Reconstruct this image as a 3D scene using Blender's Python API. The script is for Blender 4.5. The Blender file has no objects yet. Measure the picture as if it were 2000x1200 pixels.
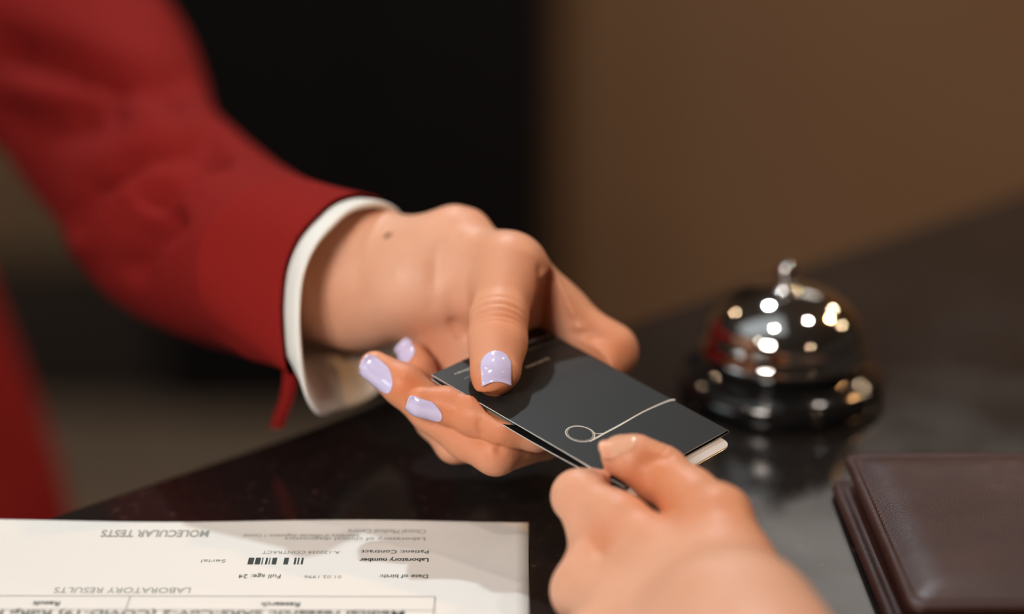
import bpy, math, random
import numpy as np
from mathutils import Vector, Matrix
random.seed(4)
rng = np.random.RandomState(3)
SC = bpy.context.scene
COL = SC.collection

# ------------------------------------------------------------------ camera
TOP = 1.05                      # height of the counter top above the floor (m)
PITCH = math.radians(21.0)
FPX = 4400.0
CAM = np.array([0.0, 0.0, TOP + 0.387])
cd = bpy.data.cameras.new('camera'); cam = bpy.data.objects.new('camera', cd); COL.objects.link(cam)
cam.location = CAM; cam.rotation_euler = (math.pi / 2 - PITCH, 0, 0)
cd.sensor_width = 36; cd.sensor_fit = 'HORIZONTAL'; cd.lens = FPX / 2000 * 36
cd.clip_start = 0.05
cd.dof.use_dof = True; cd.dof.focus_distance = 0.833; cd.dof.aperture_fstop = 2.15
SC.camera = cam
cp, sp = math.cos(PITCH), math.sin(PITCH)
CX = np.array([1, 0, 0.]); CY = np.array([0, sp, cp]); CZ = np.array([0, -cp, sp])
R3 = np.stack([CX, CY, CZ])     # rows


def P(u, v, d):                 # photo pixel and distance (mm) -> point in the camera's frame, mm
    return np.array([(u - 1000) * d / FPX, -(v - 600) * d / FPX, -d])


def toW(p):                     # camera frame mm -> world m
    return CAM + (np.asarray(p) / 1000.0) @ R3


def onZ(u, v, z):               # point on the horizontal plane z (world) seen at a pixel
    r = np.array([(u - 1000) / FPX, -(v - 600) / FPX, -1.0]) @ R3
    t = (z - CAM[2]) / r[2]
    return CAM + r * t


def proj(p):                    # camera frame -> pixel
    p = np.asarray(p); d = -p[..., 2]
    return 1000 + p[..., 0] / d * FPX, 600 - p[..., 1] / d * FPX


# ------------------------------------------------------------------ world, lights, exposure
w = bpy.data.worlds.new('world'); SC.world = w; w.use_nodes = True
w.node_tree.nodes['Background'].inputs[0].default_value = (1.0, 0.80, 0.62, 1)
w.node_tree.nodes['Background'].inputs[1].default_value = 0.035
vs = SC.view_settings
vs.view_transform = 'Standard'; vs.look = 'None'; vs.gamma = 1; vs.exposure = -0.57; vs.use_curve_mapping = False
SC.cycles.use_denoising = True
SC.cycles.caustics_reflective = False; SC.cycles.caustics_refractive = False


def area(name, loc, target, size, power, color, sy=None, shape='DISK', spread=math.pi):
    l = bpy.data.lights.new(name, 'AREA'); o = bpy.data.objects.new(name, l); COL.objects.link(o)
    l.shape = shape if sy is None else ('RECTANGLE' if shape == 'RECT' else 'ELLIPSE')
    l.size = size
    if sy: l.size_y = sy
    l.energy = power; l.color = color; l.spread = spread
    o.location = loc
    dr = Vector(target) - Vector(loc)
    o.rotation_euler = dr.to_track_quat('-Z', 'Y').to_euler()
    return o


TGT = (0.03, 0.78, TOP + 0.05)
area('fill_light', (-0.40, 0.02, 1.66), (-0.03, 0.85, 1.12), 0.24, 1.3, (1.0, 0.88, 0.80), sy=0.24, shape='RECT', spread=math.radians(62))  # added soft fill at camera left for skin and sleeve, no window there
area('side_window', (-3.0, -0.2, 1.45), (-0.1, 0.8, 1.2), 1.5, 22, (0.82, 0.93, 1.0), sy=0.9, shape='RECT')
area('ceiling_panel', (-0.85, 0.65, 2.64), (-0.85, 0.65, 0), 1.9, 4.5, (0.88, 0.96, 1.0), sy=1.1, shape='RECT')
area('wall_panel', (0.75, 3.40, 2.50), (0.45, 0.7, 1.3), 0.8, 2.0, (1.0, 0.93, 0.85), sy=0.32, shape='RECT')
# round ceiling downlights, most where the dome of the bell mirrors them; cool one moved for the paper's shadow
for x, y, c, p in [(-0.23, 0.54, (1, .92, .85), 3.5), (0.75, 1.07, (1, .90, .80), 5), (1.57, 1.63, (1, .50, .20), 18), (-0.08, 1.92, (.82, .95, 1), 26),
                   (-1.21, 2.4, (1, .7, .45), 3), (-1.43, -0.48, (1, .88, .72), 3), (2.07, -1.89, (1, .7, .45), 6), (2.91, 2.0, (1, .7, .45), 8),
                   (1.75, 2.75, (1, .74, .48), 8)]:
    area('downlight', (x, y, 2.64), (x * .6, y * .6 + .3, 0), 0.06, p, c)

# ------------------------------------------------------------------ materials
def mat(name, base, rough=0.5, metal=0.0, spec=0.5, sss=0, coat=0, sheen=0, coat_rough=0.05, radius=None):
    m = bpy.data.materials.new(name); m.use_nodes = True
    b = m.node_tree.nodes['Principled BSDF']
    b.inputs['Base Color'].default_value = (*base, 1)
    b.inputs['Roughness'].default_value = rough
    b.inputs['Metallic'].default_value = metal
    b.inputs['Specular IOR Level'].default_value = spec
    b.inputs['Coat Weight'].default_value = coat
    b.inputs['Coat Roughness'].default_value = coat_rough
    b.inputs['Sheen Weight'].default_value = sheen
    if sss:
        b.inputs['Subsurface Weight'].default_value = sss
        b.inputs['Subsurface Radius'].default_value = radius or (1.0, 0.35, 0.2)
        b.inputs['Subsurface Scale'].default_value = 0.004
    return m


def nodes(m):
    nt = m.node_tree
    return nt, nt.nodes['Principled BSDF'], nt.links


def noise(nt, scale, detail=3, rough=0.5, coord='Object', vec_scale=None):
    tc = nt.nodes.new('ShaderNodeTexCoord'); n = nt.nodes.new('ShaderNodeTexNoise')
    n.inputs['Scale'].default_value = scale; n.inputs['Detail'].default_value = detail; n.inputs['Roughness'].default_value = rough
    if vec_scale:
        mp = nt.nodes.new('ShaderNodeMapping'); mp.inputs['Scale'].default_value = vec_scale
        nt.links.new(tc.outputs[coord], mp.inputs[0]); nt.links.new(mp.outputs[0], n.inputs['Vector'])
    else:
        nt.links.new(tc.outputs[coord], n.inputs['Vector'])
    return n


def ramp(nt, fac, stops):
    r = nt.nodes.new('ShaderNodeValToRGB'); nt.links.new(fac, r.inputs[0])
    el = r.color_ramp.elements
    while len(el) < len(stops): el.new(0.5)
    for e, (p, c) in zip(el, stops): e.position = p; e.color = (*c, 1)
    return r


def bump(m, src, strength, dist):
    nt, b, L = nodes(m); bp = nt.nodes.new('ShaderNodeBump')
    bp.inputs['Strength'].default_value = strength; bp.inputs['Distance'].default_value = dist
    L.new(src, bp.inputs['Height']); L.new(bp.outputs[0], b.inputs['Normal'])


def skin(name, a, b_, red):
    m = mat(name, a, 0.46, spec=0.4, sss=0.18)
    nt, b, L = nodes(m)
    n = noise(nt, 38, 3)
    r = ramp(nt, n.outputs['Fac'], [(0.35, a), (0.65, b_)])
    at = nt.nodes.new('ShaderNodeAttribute'); at.attribute_name = 'flush'
    mx = nt.nodes.new('ShaderNodeMixRGB'); L.new(at.outputs['Fac'], mx.inputs[0]); L.new(r.outputs[0], mx.inputs[1])
    mx.inputs[2].default_value = (*red, 1)
    at2 = nt.nodes.new('ShaderNodeAttribute'); at2.attribute_name = 'mole'
    mx2 = nt.nodes.new('ShaderNodeMixRGB'); L.new(at2.outputs['Fac'], mx2.inputs[0]); L.new(mx.outputs[0], mx2.inputs[1])
    mx2.inputs[2].default_value = (0.22, 0.10, 0.06, 1); L.new(mx2.outputs[0], b.inputs['Base Color'])
    n2 = noise(nt, 650, 5, 0.65)
    vo = nt.nodes.new('ShaderNodeTexVoronoi'); vo.feature = 'DISTANCE_TO_EDGE'; vo.inputs['Scale'].default_value = 900
    tc = nt.nodes.new('ShaderNodeTexCoord'); L.new(tc.outputs['Object'], vo.inputs['Vector'])
    ad = nt.nodes.new('ShaderNodeMath'); ad.operation = 'MULTIPLY_ADD'; L.new(vo.outputs['Distance'], ad.inputs[0]); ad.inputs[1].default_value = 0.8; L.new(n2.outputs['Fac'], ad.inputs[2])
    bump(m, ad.outputs[0], 0.22, 0.0005)
    return m


M = {}
M['skin'] = skin('skin', (0.71, 0.37, 0.235), (0.77, 0.43, 0.29), (0.68, 0.22, 0.085))
M['skin2'] = skin('skin', (0.72, 0.37, 0.235), (0.78, 0.43, 0.29), (0.68, 0.23, 0.09))
M['lilac'] = mat('lilac_nail_polish', (0.64, 0.59, 0.86), 0.12, coat=1.0, coat_rough=0.03)
M['bare_nail'] = mat('bare_nail', (0.86, 0.40, 0.26), 0.25, coat=0.5, coat_rough=0.04, spec=0.15, sss=0.3)
M['red'] = mat('red_wool', (0.235, 0.012, 0.010), 0.85, sheen=0.0, spec=0.1)
nt, b, L = nodes(M['red'])
n = noise(nt, 1500, 2); bump(M['red'], n.outputs['Fac'], 0.3, 0.0006)
M['shirt'] = mat('white_shirt', (0.80, 0.80, 0.76), 0.8)
M['stone'] = mat('black_granite', (0.012, 0.010, 0.010), 0.16, spec=0.75)
nt, b, L = nodes(M['stone'])
n = noise(nt, 260, 3, 0.6)
r = ramp(nt, n.outputs['Fac'], [(0.0, (0.011, 0.009, 0.009)), (0.60, (0.013, 0.011, 0.010)), (0.72, (0.075, 0.038, 0.026))])
L.new(r.outputs[0], b.inputs['Base Color'])
n2 = noise(nt, 30, 4); r2 = ramp(nt, n2.outputs['Fac'], [(0.3, (0.11,) * 3), (0.7, (0.17,) * 3)])
L.new(r2.outputs[0], b.inputs['Roughness'])
M['brown_wall'] = mat('brown_wall', (0.30, 0.165, 0.082), 0.75)
nt, b, L = nodes(M['brown_wall'])
n = noise(nt, 2.0, 3); r = ramp(nt, n.outputs['Fac'], [(0.3, (0.28, 0.15, 0.072)), (0.7, (0.32, 0.18, 0.09))]); L.new(r.outputs[0], b.inputs['Base Color'])
M['floor'] = mat('taupe_floor', (0.20, 0.145, 0.105), 0.5)
nt, b, L = nodes(M['floor'])
n = noise(nt, 9, 4); r = ramp(nt, n.outputs['Fac'], [(0.3, (0.17, 0.12, 0.085)), (0.7, (0.23, 0.17, 0.12))]); L.new(r.outputs[0], b.inputs['Base Color'])
M['ceiling'] = mat('ceiling_paint', (0.35, 0.32, 0.29), 0.9)
M['black_panel'] = mat('black_panel', (0.006, 0.005, 0.005), 0.6, spec=0.2)
M['dark_wood'] = mat('dark_wood', (0.03, 0.02, 0.015), 0.5)
M['paper'] = mat('paper', (0.82, 0.81, 0.77), 0.7, spec=0.2)
M['ink'] = mat('printing_ink', (0.03, 0.04, 0.035), 0.7)
M['grey_ink'] = mat('grey_ink', (0.30, 0.31, 0.28), 0.7)
M['card'] = mat('black_card', (0.018, 0.019, 0.019), 0.40, spec=0.24, coat=0.0, coat_rough=0.2)
nt, b, L = nodes(M['card'])
n = noise(nt, 2500, 2); bump(M['card'], n.outputs['Fac'], 0.06, 0.0001)
M['card_in'] = mat('card_inside', (0.012, 0.012, 0.012), 0.3)
M['card_edge'] = mat('white_card_edge', (0.75, 0.74, 0.70), 0.6)
M['teal'] = mat('dark_teal_flap', (0.04, 0.07, 0.07), 0.25, coat=0.5)
M['white_plastic'] = mat('white_plastic', (0.66, 0.60, 0.55), 0.22, coat=0.4)
M['cream_ink'] = mat('cream_print', (0.62, 0.58, 0.50), 0.45)
M['chrome'] = mat('chrome', (0.78, 0.77, 0.75), 0.045, metal=1.0)
M['black_plastic'] = mat('black_lacquer', (0.008, 0.008, 0.008), 0.12, coat=0.6)
M['rubber'] = mat('rubber', (0.02, 0.02, 0.02), 0.7)
M['leather'] = mat('brown_leather', (0.055, 0.018, 0.013), 0.40, spec=0.45)
nt, b, L = nodes(M['leather'])
n = noise(nt, 32, 5, 0.65); r = ramp(nt, n.outputs['Fac'], [(0.3, (0.036, 0.011, 0.009)), (0.6, (0.055, 0.019, 0.014)), (0.78, (0.10, 0.045, 0.034))])
L.new(r.outputs[0], b.inputs['Base Color'])
n3 = noise(nt, 22, 4, 0.6); r3 = ramp(nt, n3.outputs['Fac'], [(0.35, (0.36,) * 3), (0.7, (0.55,) * 3)]); L.new(r3.outputs[0], b.inputs['Roughness'])
vo = nt.nodes.new('ShaderNodeTexVoronoi'); vo.inputs['Scale'].default_value = 1300
tc = nt.nodes.new('ShaderNodeTexCoord'); L.new(tc.outputs['Object'], vo.inputs['Vector'])
bump(M['leather'], vo.outputs['Distance'], 0.25, 0.0003)
M['thread'] = mat('dark_thread', (0.11, 0.05, 0.04), 0.6)
M['lining'] = mat('black_lining', (0.012, 0.010, 0.010), 0.4)

# ------------------------------------------------------------------ object helpers
def empty(name, loc, label, cat):
    o = bpy.data.objects.new(name, None); COL.objects.link(o); o.location = loc
    o.empty_display_size = 0.02
    o['label'] = label; o['category'] = cat
    return o


def obj(name, V, F, m, parent=None, smooth=True, mats=None, fm=None):
    V = np.asarray(V, dtype=float)
    off = np.array(parent_world(parent)) if parent else np.zeros(3)
    me = bpy.data.meshes.new(name)
    me.from_pydata([tuple(x) for x in (V - off)], [], [tuple(int(i) for i in f) for f in F])
    me.update()
    for mm in (mats or [m]): me.materials.append(mm)
    if fm is not None: me.polygons.foreach_set('material_index', np.asarray(fm, dtype=np.int32))
    me.polygons.foreach_set('use_smooth', np.full(len(me.polygons), smooth))
    o = bpy.data.objects.new(name, me); COL.objects.link(o)
    if parent: o.parent = parent
    return o


def parent_world(p):
    l = Vector((0, 0, 0))
    while p is not None:
        l = l + p.location; p = p.parent
    return l


def tag(o, label=None, cat=None, kind=None, group=None):
    if label: o['label'] = label
    if cat: o['category'] = cat
    if kind: o['kind'] = kind
    if group: o['group'] = group
    return o


def bevel(o, wd, seg=3, angle=40):
    md = o.modifiers.new('bevel', 'BEVEL'); md.width = wd; md.segments = seg; md.limit_method = 'ANGLE'; md.angle_limit = math.radians(angle)
    return o


def boxVF(lo, hi):
    x0, y0, z0 = lo; x1, y1, z1 = hi
    V = [(x0, y0, z0), (x1, y0, z0), (x1, y1, z0), (x0, y1, z0), (x0, y0, z1), (x1, y0, z1), (x1, y1, z1), (x0, y1, z1)]
    F = [(0, 3, 2, 1), (4, 5, 6, 7), (0, 1, 5, 4), (1, 2, 6, 5), (2, 3, 7, 6), (3, 0, 4, 7)]
    return V, F


def prism(poly, z0, z1):        # poly: list of xy counterclockwise
    n = len(poly)
    V = [(x, y, z0) for x, y in poly] + [(x, y, z1) for x, y in poly]
    F = [tuple(range(n - 1, -1, -1)), tuple(range(n, 2 * n))] + [(i, (i + 1) % n, n + (i + 1) % n, n + i) for i in range(n)]
    return V, F


def lathe(prof, c, seg=96):
    V = []; F = []
    for r, z in prof:
        for k in range(seg):
            a = 2 * math.pi * k / seg; V.append((c[0] + r * math.cos(a), c[1] + r * math.sin(a), c[2] + z))
    for i in range(len(prof) - 1):
        for k in range(seg):
            k2 = (k + 1) % seg
            F.append((i * seg + k, i * seg + k2, (i + 1) * seg + k2, (i + 1) * seg + k))
    F.append(tuple(range(seg - 1, -1, -1))); F.append(tuple((len(prof) - 1) * seg + k for k in range(seg)))
    return V, F


def loft(rings, closed=True, caps=True):
    n = len(rings[0]); V = [p for r in rings for p in r]; F = []
    for i in range(len(rings) - 1):
        for k in range(n if closed else n - 1):
            k2 = (k + 1) % n
            F.append((i * n + k, i * n + k2, (i + 1) * n + k2, (i + 1) * n + k))
    if caps and closed:
        F.append(tuple(range(n - 1, -1, -1))); F.append(tuple((len(rings) - 1) * n + k for k in range(n)))
    return V, F


def tube(path, r, seg=8, closed=False):
    path = [np.asarray(p, float) for p in path]; n = len(path); rings = []
    up = np.array([0.1, 0.2, 1.0])
    for i, p in enumerate(path):
        a = path[(i - 1) % n] if (closed or i > 0) else p
        c = path[(i + 1) % n] if (closed or i < n - 1) else p
        t = c - a; t /= np.linalg.norm(t)
        s = np.cross(up, t); s /= np.linalg.norm(s); q = np.cross(t, s)
        rings.append([p + r * (math.cos(2 * math.pi * k / seg) * s + math.sin(2 * math.pi * k / seg) * q) for k in range(seg)])
    if closed: rings.append(rings[0])
    return loft(rings, caps=not closed)


def spline(pts, n):             # Catmull-Rom through rows of pts
    pts = np.asarray(pts, float); m = len(pts)
    out = []
    for t in np.linspace(0, m - 1, n):
        i = min(int(t), m - 2); f = t - i
        p0 = pts[max(i - 1, 0)]; p1 = pts[i]; p2 = pts[i + 1]; p3 = pts[min(i + 2, m - 1)]
        out.append(0.5 * ((2 * p1) + (-p0 + p2) * f + (2 * p0 - 5 * p1 + 4 * p2 - p3) * f * f + (-p0 + 3 * p1 - 3 * p2 + p3) * f ** 3))
    return np.array(out)


# ------------------------------------------------------------------ implicit surfaces (hands)
class Body:
    def __init__(s): s.base = []; s.fingers = []; s.creases = []; s.flush = []; s.grooves = []; s.carve = None


def seg_d(p, q):
    a, b, ra, rb, flat, ratio = q
    ab = b - a; t = np.clip(((p - a) @ ab) / (ab @ ab), 0, 1)
    e = p - (a + t[:, None] * ab)
    if flat is not None:
        c = e @ flat; e = e + ((1 / ratio - 1) * c)[:, None] * flat
    return np.sqrt((e * e).sum(1)) - (ra + (rb - ra) * t)


def smin(a, b, k):
    h = np.maximum(k - np.abs(a - b), 0) / k
    return np.minimum(a, b) - h * h * k * 0.25


def S(a, b, ra, rb, k=6.0, flat=None, ratio=1.0):
    if flat is not None: flat = np.asarray(flat, float); flat = flat / np.linalg.norm(flat)
    return (np.asarray(a, float), np.asarray(b, float), ra, rb, flat, ratio), k


def sdf(B, p, detail=True):
    d = None
    for q, k in B.base:
        e = seg_d(p, q); d = e if d is None else smin(d, e, k)
    base = d; out = base.copy(); fi = 0; thumb = None
    for fin, ku in B.fingers:
        f = None
        for q, k in fin:
            e = seg_d(p, q); f = e if f is None else smin(f, e, k)
        if B.carve and fi == 0: thumb = f; fi += 1; continue
        fi += 1
        out = smin(out, smin(base, f, ku), 0.8)
    if B.carve:                                        # flesh presses flat against the card, never through it
        e = p - B.carve[0]; s_, t_, z_ = e @ e1, e @ e2, e @ nn
        lo_, hi_ = B.carve[1], B.carve[2]
        q = np.stack([np.abs(s_ - (lo_[0] + hi_[0]) / 2) - (hi_[0] - lo_[0]) / 2, np.abs(t_ - (lo_[1] + hi_[1]) / 2) - (hi_[1] - lo_[1]) / 2], 1)
        def boxd(z0, z1):
            a = np.concatenate([q, (np.abs(z_ - (z0 + z1) / 2) - (z1 - z0) / 2)[:, None]], 1)
            return np.sqrt((np.maximum(a, 0) ** 2).sum(1)) + np.minimum(a.max(1), 0)
        out = -smin(-out, boxd(-2.9, B.carve[3]), 1.0)
        thumb = -smin(-thumb, boxd(-2.9, 0.12), 1.0)
        out = smin(out, thumb, B.carve[4])
    if detail:
        for pl, sig, dep in B.grooves:
            dd = np.full(len(p), 1e9)
            for a, c in zip(pl[:-1], pl[1:]): dd = np.minimum(dd, seg_d(p, (a, c, 0, 0, None, 1)))
            out = out + 1.4 * dep * np.exp(-(dd / sig) ** 2)
        for c, ax, nrm, lat, curv, sig, dep in B.creases:
            e = p - c; s = e @ ax; sd = np.cross(ax, nrm); l = e @ sd; h = e @ nrm
            out = out + 1.1 * dep * np.exp(-((s - curv * l * l) / sig) ** 2) * np.exp(-(l / lat) ** 4) * (h > -3) * np.exp(-(np.abs(s) / 15) ** 4)
    return out


def polygonise(B, h):
    pts = []
    for lst in [B.base] + [f for f, _ in B.fingers]:
        for q, k in lst:
            for c, r in ((q[0], q[2]), (q[1], q[3])): pts.append(c - r); pts.append(c + r)
    lo = np.min(pts, 0) - 4; hi = np.max(pts, 0) + 4
    bs = 8; nb = np.ceil((hi - lo) / (h * bs)).astype(int); n = nb * bs
    G = np.full(n, 50.0, dtype=np.float32)
    bi = np.stack(np.meshgrid(*[np.arange(k) for k in nb], indexing='ij'), -1).reshape(-1, 3)
    cen = lo + (bi * bs + (bs - 1) / 2) * h
    dc = np.concatenate([sdf(B, c, False) for c in np.array_split(cen, max(1, len(cen) // 20000))])
    near = np.abs(dc) < h * bs * 1.25 + 1
    loc = np.stack(np.meshgrid(*[np.arange(bs)] * 3, indexing='ij'), -1).reshape(-1, 3)
    for b_, dd in zip(bi[~near], dc[~near]):
        if dd < 0:
            G[b_[0] * bs:(b_[0] + 1) * bs, b_[1] * bs:(b_[1] + 1) * bs, b_[2] * bs:(b_[2] + 1) * bs] = -50
    nbk = bi[near]
    for chunk in np.array_split(nbk, max(1, len(nbk) // 150)):
        idx = (chunk[:, None, :] * bs + loc[None]).reshape(-1, 3)
        G[idx[:, 0], idx[:, 1], idx[:, 2]] = sdf(B, lo + idx * h, False)
    ins = G < 0
    c8 = [(i, j, k) for i in (0, 1) for j in (0, 1) for k in (0, 1)]
    sl = lambda o: tuple(slice(o[a], n[a] - 1 + o[a]) for a in range(3))
    cnt = sum(ins[sl(o)].astype(np.int8) for o in c8)
    act = np.argwhere((cnt > 0) & (cnt < 8))
    idm = np.full(n, -1, dtype=np.int32); idm[act[:, 0], act[:, 1], act[:, 2]] = np.arange(len(act))
    val = np.stack([G[act[:, 0] + o[0], act[:, 1] + o[1], act[:, 2] + o[2]] for o in c8], 1)
    acc = np.zeros((len(act), 3)); num = np.zeros(len(act)); o8 = np.array(c8, float)
    for a in range(8):
        for b_ in range(a + 1, 8):
            if np.abs(o8[a] - o8[b_]).sum() == 1:
                va, vb = val[:, a], val[:, b_]; x = (va < 0) != (vb < 0)
                t = np.where(x, va / np.where(x, va - vb, 1), 0)
                acc += np.where(x[:, None], o8[a] + t[:, None] * (o8[b_] - o8[a]), 0); num += x
    V = lo + (act + acc / num[:, None]) * h
    F = []
    for ax in range(3):
        o = [0, 0, 0]; o[ax] = 1
        s0 = [slice(1, n[a] - 1) for a in range(3)]; s1 = [slice(1 + o[a], n[a] - 1 + o[a]) for a in range(3)]
        A = ins[tuple(s0)]; C = ins[tuple(s1)]
        e = np.argwhere(A != C) + 1
        b1, b2 = (ax + 1) % 3, (ax + 2) % 3
        d1 = np.zeros(3, int); d1[b1] = 1; d2 = np.zeros(3, int); d2[b2] = 1
        q = [idm[tuple((e - x).T)] for x in (d1 + d2, d2, 0 * d1, d1)]
        q = np.stack(q, 1); flip = ~ins[tuple(e.T)]
        q[flip] = q[flip][:, ::-1]; F.append(q)
    F = np.concatenate(F); F = F[(F >= 0).all(1)]
    T = np.array([[1, 1, 1], [1, -1, -1], [-1, 1, -1], [-1, -1, 1]]) * 0.25
    for it in range(3):
        v = [sdf(B, V + t) for t in T]
        g = sum(a[:, None] * t for a, t in zip(v, T)) * 4
        ln = np.linalg.norm(g, axis=1, keepdims=True) + 1e-6
        V = V - np.clip(sdf(B, V), -0.8, 0.8)[:, None] * g / ln / np.maximum(ln / 1.0, 1)
    return V, F


def make_body(name, B, h, m, parent):
    V, F = polygonise(B, h)
    o = obj(name, toW(V), F, m, parent)
    fl = np.zeros(len(V))
    for c, r, a in B.flush: fl += a * np.exp(-((V - c) ** 2).sum(1) / r ** 2)
    at = o.data.attributes.new('flush', 'FLOAT', 'POINT'); at.data.foreach_set('value', np.clip(fl, 0, 1).astype(np.float32))
    ml = np.zeros(len(V))
    for c, r in getattr(B, 'moles', []): ml += 0.75 * np.exp(-(((V - c) ** 2).sum(1) / r ** 2) ** 2)
    at = o.data.attributes.new('mole', 'FLOAT', 'POINT'); at.data.foreach_set('value', np.clip(ml, 0, 1).astype(np.float32))
    return o


def nrmz(a): a = np.asarray(a, float); return a / np.linalg.norm(a)


def nail(B, c, tip, nrm, wd, ln, R, m, parent, over=0.0, concave=0.0, notch=None, label=None, lift=0.35, drop=0.012):
    ax = nrmz(tip); n = np.asarray(nrm, float); n = nrmz(n - (n @ ax) * ax); sd = np.cross(ax, n)
    c = np.asarray(c, float)
    # slide centre onto the skin along the normal
    ray = c / np.linalg.norm(c); q = (c - ray * 25)[None]
    for _ in range(80): q = q + ray * np.clip(sdf(B, q), -3, 3)[:, None] * 0.7
    c = q[0]
    NU, NV = 22, 30; top = []
    for j in range(NV + 1):
        t = j / NV
        wv = wd / 2 * (math.sqrt(max(0, 1 - (1 - t / 0.45) ** 2)) if t < 0.45 else 1.0) * (1 - 0.05 * max(0, t - 0.5) * 2)
        wv = max(wv, 0.02)
        for i in range(NU + 1):
            u = -1 + 2 * i / NU
            x = u * wv
            L_ = ln * (1 - concave * (1 - u * u) - 0.03 * abs(u) ** 6)
            if notch and notch[0] < u < notch[1]: L_ *= 1 - notch[2] * t ** 10
            y = -ln / 2 + t * L_
            z = R * (math.sqrt(max(0, 1 - (x / R) ** 2)) - 1) - drop * max(0, y) ** 2 - drop * .6 * min(0, y) ** 2
            top.append(c + ax * y + sd * x + n * (z + lift))
    top = np.array(top)
    free = np.array([(j / NV) for j in range(NV + 1) for i in range(NU + 1)])
    keep = (np.clip((free - 0.8) / 0.2, 0, 1) * over).reshape(NV + 1, NU + 1)
    for it in range(6):
        d = sdf(B, top).reshape(NV + 1, NU + 1)
        dl = np.maximum(0, 0.3 - d) - np.clip(d - 0.45, 0, 0.35) * (1 - keep)
        for _ in range(4):
            e = np.pad(dl, 1, mode='edge'); dl = (e[:-2, 1:-1] + e[2:, 1:-1] + e[1:-1, :-2] + e[1:-1, 2:] + e[1:-1, 1:-1] * 2) / 6
        top = top + n * dl.reshape(-1, 1)
    bot = top - n * 0.5
    W_ = NU + 1; n1 = len(top); F = []
    for j in range(NV):
        for i in range(NU):
            a = j * W_ + i; F.append((a, a + 1, a + 1 + W_, a + W_)); F.append((n1 + a + W_, n1 + a + 1 + W_, n1 + a + 1, n1 + a))
    for j in range(NV):
        for a, b_ in ((j * W_, (j + 1) * W_), ((j + 1) * W_ + NU, j * W_ + NU)): F.append((a, b_, n1 + b_, n1 + a))
    for i in range(NU):
        a = NV * W_ + i; F.append((a, a + 1, n1 + a + 1, n1 + a)); a = i; F.append((a + 1, a, n1 + a, n1 + a + 1))
    o = obj('fingernail', toW(np.concatenate([top, bot])), F, m, parent)
    if label: o['label'] = label
    return o


# ------------------------------------------------------------------ the setting
YW = 3.5
def struct(name, V, F, m): return tag(obj(name, V, F, m, None, smooth=False), kind='structure')
struct('wall_back', *boxVF((-4, YW, 0), (4, YW + 0.12, 2.8)), M['brown_wall'])
struct('floor', *boxVF((-4, -3.5, -0.05), (4, YW + 0.12, 0)), M['floor'])
struct('ceiling', *boxVF((-4, -3.5, 2.7), (4, YW + 0.12, 2.8)), M['ceiling'])
struct('wall_front', *boxVF((-4, -3.6, 0), (4, -3.5, 2.8)), M['ceiling'])
# tall black cupboard behind the receptionist's forearm
xl = (325 - 1000) / FPX; xr = (1092 - 1000) / FPX
yc = 3.25
def xat(u, y, v=500):
    r = np.array([(u - 1000) / FPX, -(v - 600) / FPX, -1.0]) @ R3
    return CAM[0] + r[0] * (y - CAM[1]) / r[1]
cx0, cx1 = xat(318, yc), xat(1085, yc)
cab = empty('tall_cabinet', ((cx0 + cx1) / 2, yc + 0.25, 0), 'tall black cupboard behind the arm in the red sleeve, left of the brown wall', 'cabinet')
bevel(obj('body', *boxVF((cx0, yc + 0.02, 0.0), (cx1, YW - 0.01, 2.3)), M['black_panel'], cab, False), 0.003)
mid = (cx0 + cx1) / 2
for a, b_ in ((cx0 + 0.003, mid - 0.002), (mid + 0.002, cx1 - 0.003)):
    dr = bevel(obj('door', *boxVF((a, yc, 0.08), (b_, yc + 0.019, 2.29)), M['black_panel'], cab, False), 0.002)
# low dark drawer unit at the far left
lx0 = xat(-700, 3.0); lx1 = cx0 - 0.012
low = empty('low_cabinet', ((lx0 + lx1) / 2, 3.38, 0), 'low dark brown cabinet against the wall, beneath the red sleeve on the left', 'cabinet')
bevel(obj('body', *boxVF((lx0, 3.30, 0.0), (lx1, YW - 0.01, 0.19)), M['dark_wood'], low, False), 0.004)
bevel(obj('door', *boxVF((lx0 + 0.01, 3.285, 0.03), (lx1 - 0.01, 3.299, 0.17)), M['dark_wood'], low, False), 0.002)

# reception counter
A = onZ(100, 1005, TOP)[:2]; Bp = onZ(2000, 370, TOP)[:2]
dv = (Bp - A) / np.linalg.norm(Bp - A); nv = np.array([dv[1], -dv[0]])    # towards the customer
A0 = A - dv * 0.9; B0 = Bp + dv * 0.8
ctr = empty('reception_counter', (*((A0 + B0) / 2 + nv * 0.3), 0), 'polished black granite reception counter running diagonally behind paper, bell and wallet', 'counter')
poly = [A0, A0 + nv * 0.75, B0 + nv * 0.75, B0]
V, F = prism([tuple(q) for q in poly], TOP - 0.03, TOP)
bevel(obj('countertop', V, F, M['stone'], ctr, False), 0.004, 4)
poly = [A0 + nv * .05, A0 + nv * 0.65, B0 + nv * 0.65, B0 + nv * .05]
V, F = prism([tuple(q) for q in poly], 0.0, TOP - 0.031)
obj('base', V, F, M['dark_wood'], ctr, False)

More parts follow.
